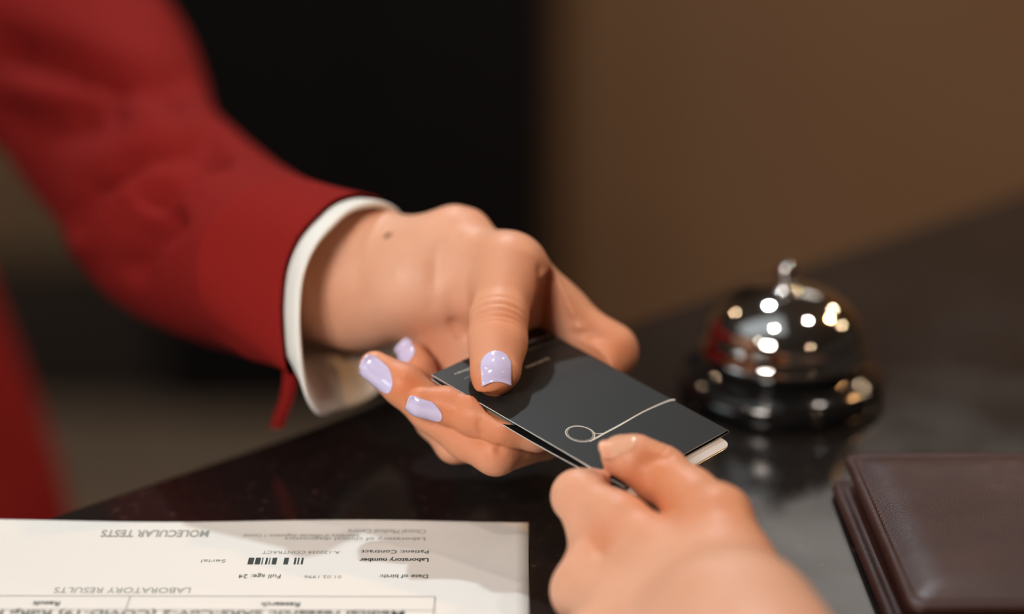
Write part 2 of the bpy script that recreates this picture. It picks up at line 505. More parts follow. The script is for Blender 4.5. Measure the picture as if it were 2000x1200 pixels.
# ------------------------------------------------------------------ service bell
bc = onZ(1525, 766, TOP)
bell = empty('service_bell', bc, 'chrome service bell on round black base beside the card folder', 'bell')
r0 = 0.0445
obj('base', *lathe([(r0 * .93, 0.0), (r0 * .99, 0.0008), (r0, 0.003), (r0, 0.006), (r0 * .985, 0.0085), (r0 * .94, 0.0108), (r0 * .86, 0.0122), (r0 * .78, 0.0135), (r0 * .73, 0.0160), (r0 * .60, 0.0175), (0.004, 0.0185)], bc), M['black_plastic'], bell)
prof = [(0.0335, 0.0195), (0.0356, 0.0190), (0.0364, 0.0200), (0.0362, 0.0218), (0.0354, 0.0240), (0.0344, 0.0258), (0.0340, 0.0275)]
for k in range(1, 13):
    a = math.pi / 2 * k / 13
    prof.append((0.0340 * math.cos(a) ** 0.95, 0.0275 + 0.0215 * math.sin(a)))
prof += [(0.0050, 0.0490), (0.0040, 0.0491)]
obj('dome', *lathe(prof, bc), M['chrome'], bell)
obj('collar', *lathe([(0.0062, 0.0482), (0.0062, 0.0494), (0.0050, 0.0506), (0.0026, 0.0510)], bc, 48), M['chrome'], bell)
kp = [(0.0024, 0.050), (0.0022, 0.0530), (0.0030, 0.0538), (0.0039, 0.0555), (0.0040, 0.0575), (0.0034, 0.0592), (0.0020, 0.0601), (0.0006, 0.0603)]
obj('plunger', *lathe(kp, bc, 48), M['chrome'], bell)

# ------------------------------------------------------------------ paper with print
pz = TOP + 0.0004
pr = onZ(1032, 1022, pz)                          # the far right corner
pnr = onZ(1033, 1200, pz)
ey = (pnr - pr)[:2]; ey /= np.linalg.norm(ey)      # towards the camera
exv = np.array([ey[1], -ey[0]])                    # to the left
if exv[0] > 0: exv = -exv
PW, PH = 0.297, 0.210
def pp(x, y, z=0.0):                               # x: metres leftwards from the right edge, y: towards the camera
    q = pr[:2] + exv * x + ey * y
    return (q[0], q[1], pz + z + 0.0011 * math.exp(-(y / 0.006) ** 2) * (0.5 + 0.5 * math.sin(x * 42 - 1.2)) + 0.00012)
paper = empty('lab_report', pp(PW / 2, PH / 2), 'white printed laboratory report lying upside down on the black counter', 'paper')
V = []; NX, NY = 60, 50
for j in range(NY + 1):
    for i in range(NX + 1):
        V.append(pp(PW * i / NX, PH * (j / NY) ** 1.6))
F = [(j * (NX + 1) + i, j * (NX + 1) + i + 1, (j + 1) * (NX + 1) + i + 1, (j + 1) * (NX + 1) + i) for j in range(NY) for i in range(NX)]
n1 = len(V); V += [(a, b_, c - 0.00025) for a, b_, c in V]
F = [f[::-1] if False else f for f in F] + [tuple(n1 + q for q in f[::-1]) for f in F]
per = [i for i in range(NX + 1)] + [j * (NX + 1) + NX for j in range(1, NY + 1)] + [NY * (NX + 1) + i for i in range(NX - 1, -1, -1)] + [j * (NX + 1) for j in range(NY - 1, 0, -1)]
F += [(per[i], n1 + per[i], n1 + per[(i + 1) % len(per)], per[(i + 1) % len(per)]) for i in range(len(per))]
obj('sheet', V, F, M['paper'], paper, True)


def pxy(u, v):                                     # measured place of a print mark on the sheet
    q = onZ(u, v, pz)[:2] - pr[:2]
    return q @ exv, q @ ey


def text_mesh(body, size, bold=0.0):
    cu = bpy.data.curves.new('t', 'FONT'); cu.body = body; cu.size = size; cu.offset = bold; cu.align_x = 'CENTER'; cu.align_y = 'CENTER'
    cu.resolution_u = 3
    to = bpy.data.objects.new('t', cu); COL.objects.link(to)
    me = to.to_mesh(); V = np.array([v.co[:] for v in me.vertices]); F = [tuple(p.vertices) for p in me.polygons]
    to.to_mesh_clear(); bpy.data.objects.remove(to); bpy.data.curves.remove(cu)
    return V, F


def paper_text(body, u0, u1, v, hpx, m, bold=0.0):
    V, F = text_mesh(body, 1.0, bold)
    w0 = np.ptp(V[:, 0]); xa, ya = pxy(u0, v); xb, yb = pxy(u1, v); _, yh0 = pxy(u0, v - hpx / 2); _, yh1 = pxy(u0, v + hpx / 2)
    cxm, cym = (xa + xb) / 2, (ya + yb) / 2
    sx = abs(xa - xb) / w0; sy = abs(yh1 - yh0) / 0.72
    V = V - np.array([(V[:, 0].max() + V[:, 0].min()) / 2, 0, 0])
    # upside down for the customer: letters run leftwards, their tops towards the camera
    W_ = [pp(cxm + a * sx, cym + b_ * sy, 0.00012) for a, b_, _ in V]
    return obj('printed_text', W_, F, m, paper, False)


I, GI = M['ink'], M['grey_ink']
paper_text('MOLECULAR TESTS', 198, 408, 1043, 13, GI, 0.02)
paper_text('LABORATORY RESULTS', 106, 372, 1154, 11, GI, 0.0)
paper_text('Result', 64, 117, 1180, 9, I, 0.02)
paper_text('Research', 511, 586, 1182, 9, I, 0.02)
paper_text('Medical research: SARS-CoV-2 (COVID-19) RdRp Positive results in', -260, 790, 1199, 11, I, 0.015)
paper_text('Clinical Medical Centre', 680, 832, 1040, 7, GI)
paper_text('Laboratory of molecular diagnostics, 1 Central', 476, 700, 1048, 6, GI)
paper_text('Laboratory of clinical diagnostics', 556, 830, 1054, 6, GI)
paper_text('Patient: Contract', 706, 837, 1079, 7, I)
paper_text('Laboratory number', 702, 837, 1095, 7, I, 0.02)
paper_text('A-120034 CONTRACT', 512, 664, 1080, 6, GI)
paper_text('Date of birth:', 742, 836, 1127, 7, I, 0.01)
paper_text('01.02.1996', 594, 667, 1128, 6, GI)
paper_text('Full age: 24', 466, 548, 1127, 8, I)
paper_text('Serial', 393, 441, 1097, 6, GI)
V = []; F = []
for a, b_ in ((483, 494), (497, 507), (510, 512), (517, 521), (524, 526), (530, 539), (553, 562), (573, 577), (580, 583), (587, 591)):
    x0, y0 = pxy(a, 1104); x1, y1 = pxy(b_, 1104); _, y2 = pxy(a, 1091)
    k = len(V); V += [pp(x0, y0, 1.2e-4), pp(x1, y0, 1.2e-4), pp(x1, y2, 1.2e-4), pp(x0, y2, 1.2e-4)]; F.append((k, k + 1, k + 2, k + 3))
obj('barcode', V, F, I, paper, False)
V = []; F = []
def rule(x0, y0, x1, y1, wd):
    a = np.array([x0, y0]); c = np.array([x1, y1]); t = (c - a) / np.linalg.norm(c - a); s = np.array([-t[1], t[0]]) * wd / 2
    n_ = 24; k = len(V)
    for i in range(n_ + 1):
        q = a + (c - a) * i / n_
        V.append(pp(*(q + s), 1.2e-4)); V.append(pp(*(q - s), 1.2e-4))
    for i in range(n_): F.append((k + 2 * i, k + 2 * i + 1, k + 2 * i + 3, k + 2 * i + 2))
xr_, ya_ = pxy(850, 1167); _, yb_ = pxy(850, 1194); xm_, _ = pxy(250, 1180)
rule(xr_, ya_, PW - 0.012, ya_, 0.0004); rule(xr_, yb_, PW - 0.012, yb_, 0.0004)
rule(xr_, ya_, xr_, PH - 0.05, 0.0005); rule(xm_, ya_, xm_, yb_, 0.0004)
obj('table_rules', V, F, GI, paper, False)

# ------------------------------------------------------------------ leather wallet
wz = TOP + 0.0165
c00 = onZ(1646, 882, wz); c10 = onZ(1776, 1186, wz); c01 = c00 + np.array([0.112, 0.001, 0]); c11 = c10 + np.array([0.112, 0.001, 0])
wal = empty('wallet', ((c00 + c11) / 2) * np.array([1, 1, 0]) + np.array([0, 0, TOP]), 'dark brown stitched leather wallet lying folded at the right edge of the counter', 'wallet')
def rpoly(cs, r, n=8):
    out = []
    cs = [np.asarray(c[:2], float) for c in cs]; m_ = len(cs)
    for i in range(m_):
        p, a, b_ = cs[i], cs[i - 1], cs[(i + 1) % m_]
        da = (a - p) / np.linalg.norm(a - p); db = (b_ - p) / np.linalg.norm(b_ - p)
        for k in range(n + 1):
            t = k / n; out.append(p + da * r * (1 - t) ** 2 + db * r * t ** 2)
    return out
def inset(cs, e):
    c = sum(np.asarray(q[:2]) for q in cs) / 4
    return [np.asarray(q[:2]) + (c - np.asarray(q[:2])) / np.linalg.norm(c - np.asarray(q[:2])) * e * 1.4 for q in cs]
Q = [c00, c10, c11, c01]
def leaf(cs, z0, z1, dome, m, name, parent):
    rings = []; th = (z1 - z0)
    prof_ = [(0.0018, z0), (0.0004, z0 + th * .2), (0, z0 + th * .5), (0.0004, z0 + th * .8), (0.0016, z1), (0.0034, z1 + 0.0002), (0.0042, z1 - 0.0003), (0.0052, z1), (0.009, z1 + dome * .6), (0.014, z1 + dome * .92), (0.019, z1 + dome), (0.026, z1 + dome * .85)]
    for e, z in prof_:
        rings.append([(q[0], q[1], z) for q in rpoly(inset(cs, e), 0.006)])
    V, F = loft(rings)
    return obj(name, V, F, m, parent)
leaf(Q, wz - 0.0046, wz, 0.0026, M['leather'], 'upper_cover', wal)
lowq = [np.array([q[0], q[1]]) + np.array([-0.0045, -0.001]) for q in Q]
leaf(inset(Q, 0.004), TOP + 0.0052, wz - 0.0047, 0, M['lining'], 'pockets', wal)
leaf(lowq, TOP + 0.0001, TOP + 0.005, 0, M['leather'], 'lower_cover', wal)
V = []; F = []
iq = inset(Q, 0.0036)
for (a, b_) in ((iq[0], iq[1]), (iq[1], iq[2])):
    Ld = np.linalg.norm(b_ - a); t = (b_ - a) / Ld; s = np.array([-t[1], t[0]])
    k = 0.004
    while k < Ld - 0.003:
        v, f = tube([(*(a + t * k), wz + 0.0001), (*(a + t * (k + 0.0009)), wz + 0.0009), (*(a + t * (k + 0.0019)), wz + 0.0003)], 0.00034, 6)
        o_ = len(V); V += v; F += [tuple(o_ + i for i in ff) for ff in f]
        k += 0.0028
tag(obj('stitching', V, F, M['thread'], wal), 'row of small dark stitches')

# ------------------------------------------------------------------ card folder
L0 = P(843, 732, 850); N0 = P(1245, 966, 795)
e1 = nrmz(N0 - L0); Fg = P(1058, 638, 892) - L0; e2 = nrmz(Fg - (Fg @ e1) * e1); nn = nrmz(np.cross(e1, e2))
if nn[1] < 0: nn = -nn
LEN = np.linalg.norm(N0 - L0)
WID = (Fg @ e2)
def hit(u, v, off=0.0):          # place on the card's plane, raised by off mm
    r = np.array([(u - 1000) / FPX, -(v - 600) / FPX, -1.0]); o_ = L0 + nn * off
    return r * ((o_ @ nn) / (r @ nn))
def st(u, v): q = hit(u, v) - L0; return q @ e1, q @ e2
def cpt(s, t, z=0): return toW(L0 + e1 * s + e2 * t + nn * z)
LEN = st(1440, 830)[0]
def nearLen(t): return LEN
def PC(u, v, off): return hit(u, v, off)   # on the ray, at a height off over the card (negative: under)

folder = empty('card_folder', cpt(LEN / 2, WID / 2), 'folded dark grey card folder with ring logo held between the two hands', 'folder')
sec = []                          # cross-section (t, z) outer line, top layer from the near edge to the fold, then back
fr = 1.6
for t in np.linspace(0, WID - fr, 12): sec.append((t, 0.0))
for k in range(1, 10):
    a = math.pi / 2 - math.pi * k / 10; sec.append((WID - fr + fr * math.cos(a), -fr + fr * math.sin(a)))
for t in np.linspace(WID - fr, 0, 12): sec.append((t, -2 * fr - 0.6 * (1 - t / WID)))
sec = np.array(sec); th = 0.32
tn = np.gradient(sec, axis=0); tn /= np.linalg.norm(tn, axis=1, keepdims=True); inn = np.stack([tn[:, 1], -tn[:, 0]], 1)
V = []; F = []; fm = []
NS = 24; ns = len(sec)
for i in range(NS + 1):
    s = LEN * i / NS
    open_ = 0.35 + 0.65 * math.sin(math.pi * min(1, s / LEN * 0.8 + 0.1))
    for k, ((t, z), q) in enumerate(zip(sec, inn)):
        zz = z * (open_ if k > ns / 2 else 1) if k > 12 + 4 else z
        V.append(cpt(s, t, zz)); V.append(cpt(s, t + q[0] * th, zz + q[1] * th))
def vid(i, k, j): return (i * ns + k) * 2 + j
for i in range(NS):
    for k in range(ns - 1):
        F.append((vid(i, k, 0), vid(i + 1, k, 0), vid(i + 1, k + 1, 0), vid(i, k + 1, 0))); fm.append(0)
        F.append((vid(i, k, 1), vid(i, k + 1, 1), vid(i + 1, k + 1, 1), vid(i + 1, k, 1))); fm.append(1)
    for k in (0, ns - 1):
        F.append((vid(i, k, 0), vid(i, k, 1), vid(i + 1, k, 1), vid(i + 1, k, 0))); fm.append(2)
for i in (0, NS):
    for k in range(ns - 1):
        F.append((vid(i, k, 0), vid(i, k + 1, 0), vid(i, k + 1, 1), vid(i, k, 1))); fm.append(2)
obj('cover', V, F, None, folder, False, mats=[M['card'], M['card_in'], M['card_edge']], fm=fm)
# inner flap
V = []; F = []
for i, (s, t, z) in enumerate([(0.4, 0.3, -.75), (LEN * .44, 0.3, -.95), (LEN * .46, 4, -.95), (LEN * .46, WID * .8, -.95), (0.4, WID * .8, -.75)]):
    V.append(cpt(s, t, z)); V.append(cpt(s, t, z - .45))
F = [(0, 2, 4, 6, 8), (9, 7, 5, 3, 1)] + [(2 * i, 2 * i + 1, (2 * i + 3) % 10, (2 * i + 2) % 10) for i in range(5)]
tag(obj('inner_flap', V, F, M['teal'], folder, False), 'glossy dark teal inner flap')
# ring logo
def ring(c, r, wd, name='ring_mark'):
    V = []; F = []; n_ = 72
    for k in range(n_):
        a = 2 * math.pi * k / n_
        for q in (r - wd / 2, r + wd / 2): V.append(cpt(c[0] + q * math.cos(a), c[1] + q * math.sin(a), 0.05))
    for k in range(n_): F.append((2 * k, 2 * k + 1, (2 * k + 3) % (2 * n_), (2 * k + 2) % (2 * n_)))
    return V, F
cc = np.array(st(1133, 848)); r1 = abs(np.linalg.norm(np.array(st(1163, 851)) - cc)); 
V, F = ring(cc, 5.35, 0.42); v2, f2 = ring(cc + np.array([-.1, .15]), 4.75, 0.16); F += [tuple(len(V) + i for i in f) for f in f2]; V += v2
def stroke(pts, wd, n_=40, w2=None):
    global V, F
    q = spline(pts, n_); t = np.gradient(q, axis=0); t /= np.linalg.norm(t, axis=1, keepdims=True); s = np.stack([-t[:, 1], t[:, 0]], 1)
    k = len(V)
    for i in range(n_):
        ww = wd + ((w2 or wd) - wd) * i / (n_ - 1)
        V.append(cpt(*(q[i] + s[i] * ww / 2), .05)); V.append(cpt(*(q[i] - s[i] * ww / 2), .05))
    F += [(k + 2 * i, k + 2 * i + 1, k + 2 * i + 3, k + 2 * i + 2) for i in range(n_ - 1)]
end = np.array(st(1333, 774)); end[1] = WID - 0.3
stroke([st(1152, 863), st(1166, 856), st(1180, 848), st(1210, 832), st(1255, 806), st(1300, 786), end], 0.50, 60)
stroke([st(1154, 861), st(1168, 853), st(1182, 845), st(1212, 829), st(1257, 804), st(1302, 784), end - np.array([.6, 0])], 0.34, 60)
stroke([st(1155, 840), st(1161, 846), st(1168, 848), st(1178, 847)], 0.4, 16)
tag(obj('ring_logo', V, F, M['cream_ink'], folder, False), 'cream ring with a long tail line')
def card_text(body, a, b_, hgt, m):
    V, F = text_mesh(body, 1.0, 0.01); a = np.array(st(*a)); b_ = np.array(st(*b_))
    t = (b_ - a) / np.linalg.norm(b_ - a); s = np.array([t[1], -t[0]]) * (-1)
    if s[0] > 0: s = -s
    sc = np.linalg.norm(b_ - a) / np.ptp(V[:, 0]); V = V - np.array([V[:, 0].min(), 0, 0]); sy = hgt / .72
    return obj('printed_text', [cpt(*(a + t * x * sc + s * y * sy), .05) for x, y, _ in V], F, m, folder, False)
card_text('reception', (888, 731), (935, 713), 1.1, M['cream_ink'])
card_text('guest', (906, 740), (922, 733), 0.6, M['grey_ink'])
card_text('password', (1029, 669), (1075, 655), 1.3, M['cream_ink'])
card_text('internet fo', (1027, 718), (1072, 700), 1.5, M['cream_ink'])
V = []; F = []
stroke([st(1030, 685), st(1062, 674), st(1100, 661)], 0.25, 12)
obj('printed_line', V, F, M['grey_ink'], folder, False)
# white key card inside, sticking out at the end
kc = empty('key_card', cpt(LEN * .6, WID / 2, -1.2), 'white plastic key card sticking out of the end of the dark folder', 'card')
cs = [(LEN + 4.9 - 52, 2.2), (LEN + 4.9, 2.2), (LEN + 4.9, WID - 5.0), (LEN + 4.9 - 52, WID - 5.0)]
rp = rpoly([np.array(q) for q in cs], 4.0, 8)
V = [cpt(q[0], q[1], -0.95 - 1.3 * max(0, (q[0] - LEN + 40) / 46)) for q in rp]; V += [np.array(v) - (nn @ R3) * 0.00062 for v in V]; k = len(rp)
F = [tuple(range(k)), tuple(range(2 * k - 1, k - 1, -1))] + [(i, (i + 1) % k, k + (i + 1) % k, k + i) for i in range(k)]
bevel(obj('plate', V, F, M['white_plastic'], kc, False), 0.0002, 2)

# ------------------------------------------------------------------ receptionist: arm and hand
H = Body(); T_ = H.base.append
# forearm and wrist
T_(S(P(330, 430, 1060), P(560, 540, 945), 27, 24, 8, flat=(.2, 0, 1), ratio=.9))
H.base += [S(P(560, 540, 945), P(700, 543, 909), 25.5, 26.5, 10, flat=(.3, 0, 1), ratio=.78)]
H.base += [S(P(700, 543, 909), P(830, 541, 893), 27.0, 23, 10, flat=(.2, .2, 1), ratio=.72)]
# palm slab, metacarpals
H.base += [S(P(830, 535, 893), P(965, 570, 887), 21, 17, 8, flat=(.2, .5, .8), ratio=.75)]
H.base += [S(P(880, 500, 892), P(1060, 612, 892), 14, 11.5, 10)]
H.base += [S(P(1060, 612, 892), P(1190, 686, 889), 11, 11.0, 8)]
H.base += [S(P(850, 600, 899), P(900, 700, 897), 13, 12, 10)]
H.base += [S(P(895, 690, 897), P(1030, 845, 885), 12, 10.5, 10)]
H.base += [S(P(880, 580, 899), P(1130, 780, 889), 13, 10, 10)]
H.base += [S(P(870, 620, 900), P(1090, 820, 888), 13, 10, 10)]
# thumb metacarpal, wrist knob
H.base += [S(P(885, 480, 893), P(985, 530, 874), 11.0, 11.8, 10)]
H.base += [S(P(893, 442, 892), P(915, 446, 892), 6.8, 6.8, 7)]
H.base += [S(P(1010, 530, 880), P(1090, 610, 890), 10, 8, 12)]     # web
thumb_n = nn
th_tip = PC(968, 722, 8.2); th_ip = P(974, 622, 856); th_mc = P(992, 522, 872)
H.fingers.append(([S(th_mc, P(985, 570, 866), 11.9, 10.6, 4), S(P(985, 570, 866), th_ip, 10.6, 10.4, 4),
                   S(th_ip, P(972, 668, 850), 10.4, 10.5, 4, flat=nn, ratio=.92), S(P(972, 668, 850), th_tip, 10.5, 9.7, 4, flat=nn, ratio=.84)], 9))
def finger(pts, ku=5, k=2.5):
    return ([S(a[0], b_[0], a[1], b_[1], k) for a, b_ in zip(pts[:-1], pts[1:])], ku)
# index (nail at 830,800)
i_tip = PC(822, 785, -6.4); 
H.fingers.append(finger([(P(1186, 690, 889), 10.5), (PC(1110, 800, -11), 9.4), (PC(1048, 838, -8.8), 8.3), (PC(985, 832, -8.3), 7.9), (PC(925, 812, -7.8), 7.5), (PC(872, 792, -7.1), 6.9), (i_tip, 5.9)], 4))
# middle (nail at 735,730)
H.fingers.append(finger([(P(1150, 795, 888), 10.5), (P(1060, 850, 868), 9.3), (P(968, 884, 846), 8.5), (P(912, 858, 852), 8.0), (P(845, 803, 858), 8.4), (P(787, 752, 858), 7.9), (P(732, 717, 860), 6.1)], 4))
# ring (nail at 790,690)
H.fingers.append(finger([(P(1090, 825, 892), 10), (P(980, 865, 878), 8.4), (P(888, 867, 866), 7.3), (P(850, 820, 874), 7.6), (P(826, 760, 876), 7.2), (P(815, 722, 878), 6.8), (P(806, 697, 880), 5.9)], 3))
# little finger folded behind the others
H.fingers.append(finger([(P(1040, 830, 900), 9.5), (P(960, 850, 894), 7.6), (P(905, 830, 892), 7.0), (P(885, 790, 896), 6.8), (P(878, 745, 900), 6.2)], 3))
H.carve = (L0, (0.0, 0.0), (LEN + 6, WID), 30.0, 9.0)
for pl, sg, dp in (([P(1062, 612, 880), P(1110, 628, 878), P(1160, 630, 876)], 1.8, 1.3), ([P(1110, 655, 880), P(1150, 652, 878), P(1190, 655, 876)], 1.6, 1.2),
                   ([P(930, 470, 865), P(905, 530, 865), P(880, 590, 872), P(905, 650, 878)], 3.2, 1.0), ([P(880, 430, 876), P(855, 500, 874), P(845, 590, 878)], 3.5, .8),
                   ([P(880, 620, 880), P(900, 650, 878), P(925, 680, 876)], 2.0, 1.1), ([P(935, 826, 834), P(940, 850, 836)], 1.2, .7), ([P(985, 840, 836), P(975, 880, 838)], 2.0, .6),
                   ([P(1030, 590, 868), P(1045, 560, 866), P(1050, 530, 866)], 2.5, .8)): H.grooves.append((pl, sg, dp))
# creases of the thumb joint
axT = nrmz(th_tip - th_ip)
cT = th_ip + axT * (-1) + nrmz((0, .25, 1)) * 8
for s, dep, sg, cv in ((-4.5, .35, .8, .012), (-1.2, .55, .75, .014), (1.6, .35, .6, .012), (4.0, .3, .6, .01), (6.2, .15, .6, .01)):
    H.creases.append((cT + axT * s, axT, nrmz((0, .2, 1)), 7.5, cv, sg, dep))
for c, r_, a in ((P(975, 630, 845), 10, .25), (P(970, 755, 840), 9, .5), (P(1175, 640, 870), 18, .2), (P(985, 868, 828), 10, .3), (P(960, 905, 825), 12, .25),
                 (P(1215, 690, 875), 14, .35), (P(740, 770, 842), 10, .35), (P(870, 790, 835), 12, .3), (P(905, 640, 880), 16, .25), (P(810, 740, 845), 14, .35), (P(860, 810, 845), 26, .4), (P(980, 860, 845), 26, .4), (P(1010, 620, 855), 22, .3), (P(1150, 640, 870), 30, .35), (P(740, 720, 855), 18, .45), (P(815, 700, 876), 12, .5), (P(905, 420, 885), 14, .35), (P(1010, 480, 866), 14, .3)): H.flush.append((c, r_, a))

torso_at = toW(P(-520, 700, 1420))
rec = empty('person', (torso_at[0], torso_at[1], 0), 'person in a dark red blazer with white cuffs and lilac nails, passing the card folder', 'person')
q_ = P(757, 460, 860); ry = q_ / np.linalg.norm(q_); q_ = q_[None]
for _ in range(60): q_ = q_ + ry * np.clip(sdf(H, q_), -3, 3)[:, None] * 0.7
H.moles = [(q_[0], 2.0)]
arm = make_body('arm', H, 0.75, M['skin'], rec)
# nails
nail(H, P(969, 716, 840), P(970, 760, 836) - P(968, 690, 842), nrmz((0, .42, .9)), 11.6, 13.2, 8.4, M['lilac'], arm, concave=.09, over=.2)
nail(H, P(735, 736, 850), P(706, 713, 852) - P(768, 755, 850), nrmz((-.31, -.46, .83)), 9.6, 16.0, 6.6, M['lilac'], arm, over=1, notch=(-.9, -.3, .07), label='lilac nail with a chipped corner')
nail(H, P(828, 806, 842), P(801, 795, 843) - P(864, 816, 843), nrmz((-.08, -.72, .69)), 8.4, 14.4, 6.4, M['lilac'], arm, over=1)
nail(H, P(789, 689, 870), P(776, 670, 876) - P(806, 710, 872), nrmz((-.55, .15, .82)), 8.2, 9.5, 6.4, M['lilac'], arm, over=.6)

# ------------------------------------------------------------------ shirt cuff and blazer
def ringpts(c, a, b_, ang0=0, n=72, wob=0.0, ph=0.0):
    return [c + a * math.cos(2 * math.pi * k / n) + b_ * math.sin(2 * math.pi * k / n) * (1 + wob * math.sin(3 * 2 * math.pi * k / n + ph)) for k in range(n)]
def shell(outer, inner, name, m, parent, mats=None, nin=0):
    rings = outer + inner[::-1]
    V, F = loft(rings + [rings[0]], caps=False)
    return obj(name, toW(np.array(V)), F, m, parent)
# rim of the cuff: closed curve measured in the photo with its distance
rimC = [(742, 394, 896), (690, 404, 884), (650, 436, 874), (613, 480, 868), (590, 535, 866), (582, 600, 866), (583, 665, 868), (589, 725, 872), (601, 778, 878), (626, 812, 888), (660, 805, 905), (705, 790, 925), (745, 760, 938), (775, 700, 948), (790, 640, 950), (800, 560, 946), (800, 480, 934), (785, 420, 916)]
rim = np.array([P(*q) for q in rimC]); m_ = len(rim)
rim = np.concatenate([rim[-2:], rim, rim[:3]]); rs = []
for t in np.linspace(2, 2 + m_, 97)[:-1]:
    i = int(t); f = t - i; p0, p1, p2, p3 = rim[i - 1], rim[i], rim[i + 1], rim[min(i + 2, len(rim) - 1)]
    rs.append(0.5 * ((2 * p1) + (-p0 + p2) * f + (2 * p0 - 5 * p1 + 4 * p2 - p3) * f * f + (-p0 + 3 * p1 - 3 * p2 + p3) * f ** 3))
rim = np.array(rs); cen = rim.mean(0)
back = nrmz(P(430, 480, 985) - P(680, 590, 905))            # towards the elbow
def off(r, s, grow): c_ = r.mean(0); return [q + back * s + (c_ - q) / np.linalg.norm(c_ - q) * grow for q in r]
def taper(r, s_):
    r = np.array(r); u, v = proj(r); k = min(1.0, s_ / 16) * (1 - .0 * s_)
    r[:, 1] += (v - 690).clip(0) * 0.2 * 0.85 * k
    return list(r)
outer = [taper(off(rim, 75, 33), 75), taper(off(rim, 50, 18), 50), taper(off(rim, 34, 11), 34), taper(off(rim, 22, 6.5), 22), taper(off(rim, 12, 1.2), 12), taper(off(rim, 5, .1), 5), off(rim, 1.4, -.3), off(rim, .2, .3), off(rim, -.3, 1.2)]
inner = [taper(off(rim, 75, 34.5), 75), taper(off(rim, 50, 19.5), 50), taper(off(rim, 34, 12.4), 34), taper(off(rim, 22, 7.9), 22), taper(off(rim, 12, 3.4), 12), taper(off(rim, 5, 2.9), 5), off(rim, 1.4, 2.9), off(rim, .2, 2.3)]
shell(outer, inner, 'shirt_cuff', M['shirt'], rec)
rings_rim = rim

# sleeve stations: upper edge, lower edge (px), distance
stn = [((722, 388), (563, 706), 893), ((668, 372), (510, 704), 912), ((600, 350), (430, 672), 942), ((520, 305), (335, 648), 985), ((452, 248), (222, 585), 1030), ((398, 190), (128, 455), 1085), ((380, 120), (60, 372), 1120), ((362, 60), (0, 290), 1150), ((325, 0), (-80, 230), 1180), ((250, -110), (-190, 130), 1230), ((150, -230), (-310, 0), 1290), ((0, -340), (-430, -130), 1340)]
folds = [([(155, 425), (180, 373), (250, 322), (345, 287), (400, 270)], 13, 9), ([(300, 385), (358, 338), (430, 302)], 10, 6), ([(262, 520), (285, 470), (330, 430)], 14, 4),
         ([(0, 85), (120, 110), (260, 155), (340, 170)], 17, 9), ([(20, 230), (120, 240), (220, 225)], 14, 5), ([(470, 640), (480, 560), (520, 500)], 20, 3), ([(590, 640), (560, 560)], 16, 2.5)]
ridges = [([(170, 470), (215, 400), (300, 350), (380, 320)], 16, 4), ([(60, 180), (180, 205), (300, 215)], 20, 4), ([(500, 698), (440, 690)], 14, 3)]
def dline(u, v, pl):
    d = np.full(u.shape, 1e9)
    for a, b_ in zip(pl[:-1], pl[1:]):
        a = np.array(a, float); b_ = np.array(b_, float); ab = b_ - a
        t = np.clip(((u - a[0]) * ab[0] + (v - a[1]) * ab[1]) / (ab @ ab), 0, 1)
        d = np.minimum(d, np.hypot(u - a[0] - t * ab[0], v - a[1] - t * ab[1]))
    return d
tops = spline([P(*a, d) for a, _, d in stn], 120); bots = spline([P(*b_, d) for _, b_, d in stn], 120)
NR = 96; rings = []
for i in range(120):
    c = (tops[i] + bots[i]) / 2; a = (tops[i] - bots[i]) / 2
    tan = nrmz((tops[min(i + 1, 119)] + bots[min(i + 1, 119)]) - (tops[max(i - 1, 0)] + bots[max(i - 1, 0)]))
    if i < 12: tan = nrmz(tan * (i / 12) + back * (1 - i / 12))
    bdir = nrmz(np.cross(a, tan)); 
    if bdir[2] < 0: bdir = -bdir
    depth = np.linalg.norm(a) * (0.86 + 0.32 * max(0.0, 1 - max(0, i - 12) / 40.0))
    rr = np.array([c + a * math.cos(t) + bdir * depth * math.sin(t) * (1 + (0.75 * max(0.0, 1 - max(0, i - 12) / 45.0) if math.sin(t) < 0 else 0)) for t in np.linspace(0, 2 * math.pi, NR, endpoint=False)])
    if i < 8:                                                 # the hem follows the shirt cuff's slant
        pass
    uu, vv = proj(rr); nrm_ = rr - c; nrm_ /= np.linalg.norm(nrm_, axis=1, keepdims=True)
    front = np.clip((rr - c) @ bdir / depth + 0.3, 0, 1)
    dsp = np.zeros(NR)
    for pl, sg, am in folds: dsp -= 2.3 * am * np.exp(-(dline(uu, vv, pl) / sg / 1.8) ** 2)
    for pl, sg, am in ridges: dsp += 1.4 * am * np.exp(-(dline(uu, vv, pl) / sg / 2.0) ** 2)
    rr = rr + nrm_ * (dsp * front)[:, None]
    rings.append(rr)
# hem ring: the cuff's outline pushed back along the arm and a little larger
hem = np.array(off(rim, 11, -1.2)); hem_in = np.array(off(rim, 11.6, -.6))
# align numbering of hem with the sleeve rings (both start at the top, check the direction)
hem = hem[:]                                                    # 96 points, starts at the top, runs down the near side
def area_dir(r): c_ = r.mean(0); return np.cross(r[0] - c_, r[len(r) // 4] - c_) @ back
if area_dir(hem) * area_dir(rings[20]) < 0: hem = np.roll(hem[::-1], 1, axis=0); hem_in = np.roll(hem_in[::-1], 1, axis=0)
best = min(range(NR), key=lambda k: ((np.roll(hem, -k, axis=0) - rings[12]) ** 2).sum()); hem = np.roll(hem, -best, axis=0); hem_in = np.roll(hem_in, -best, axis=0)
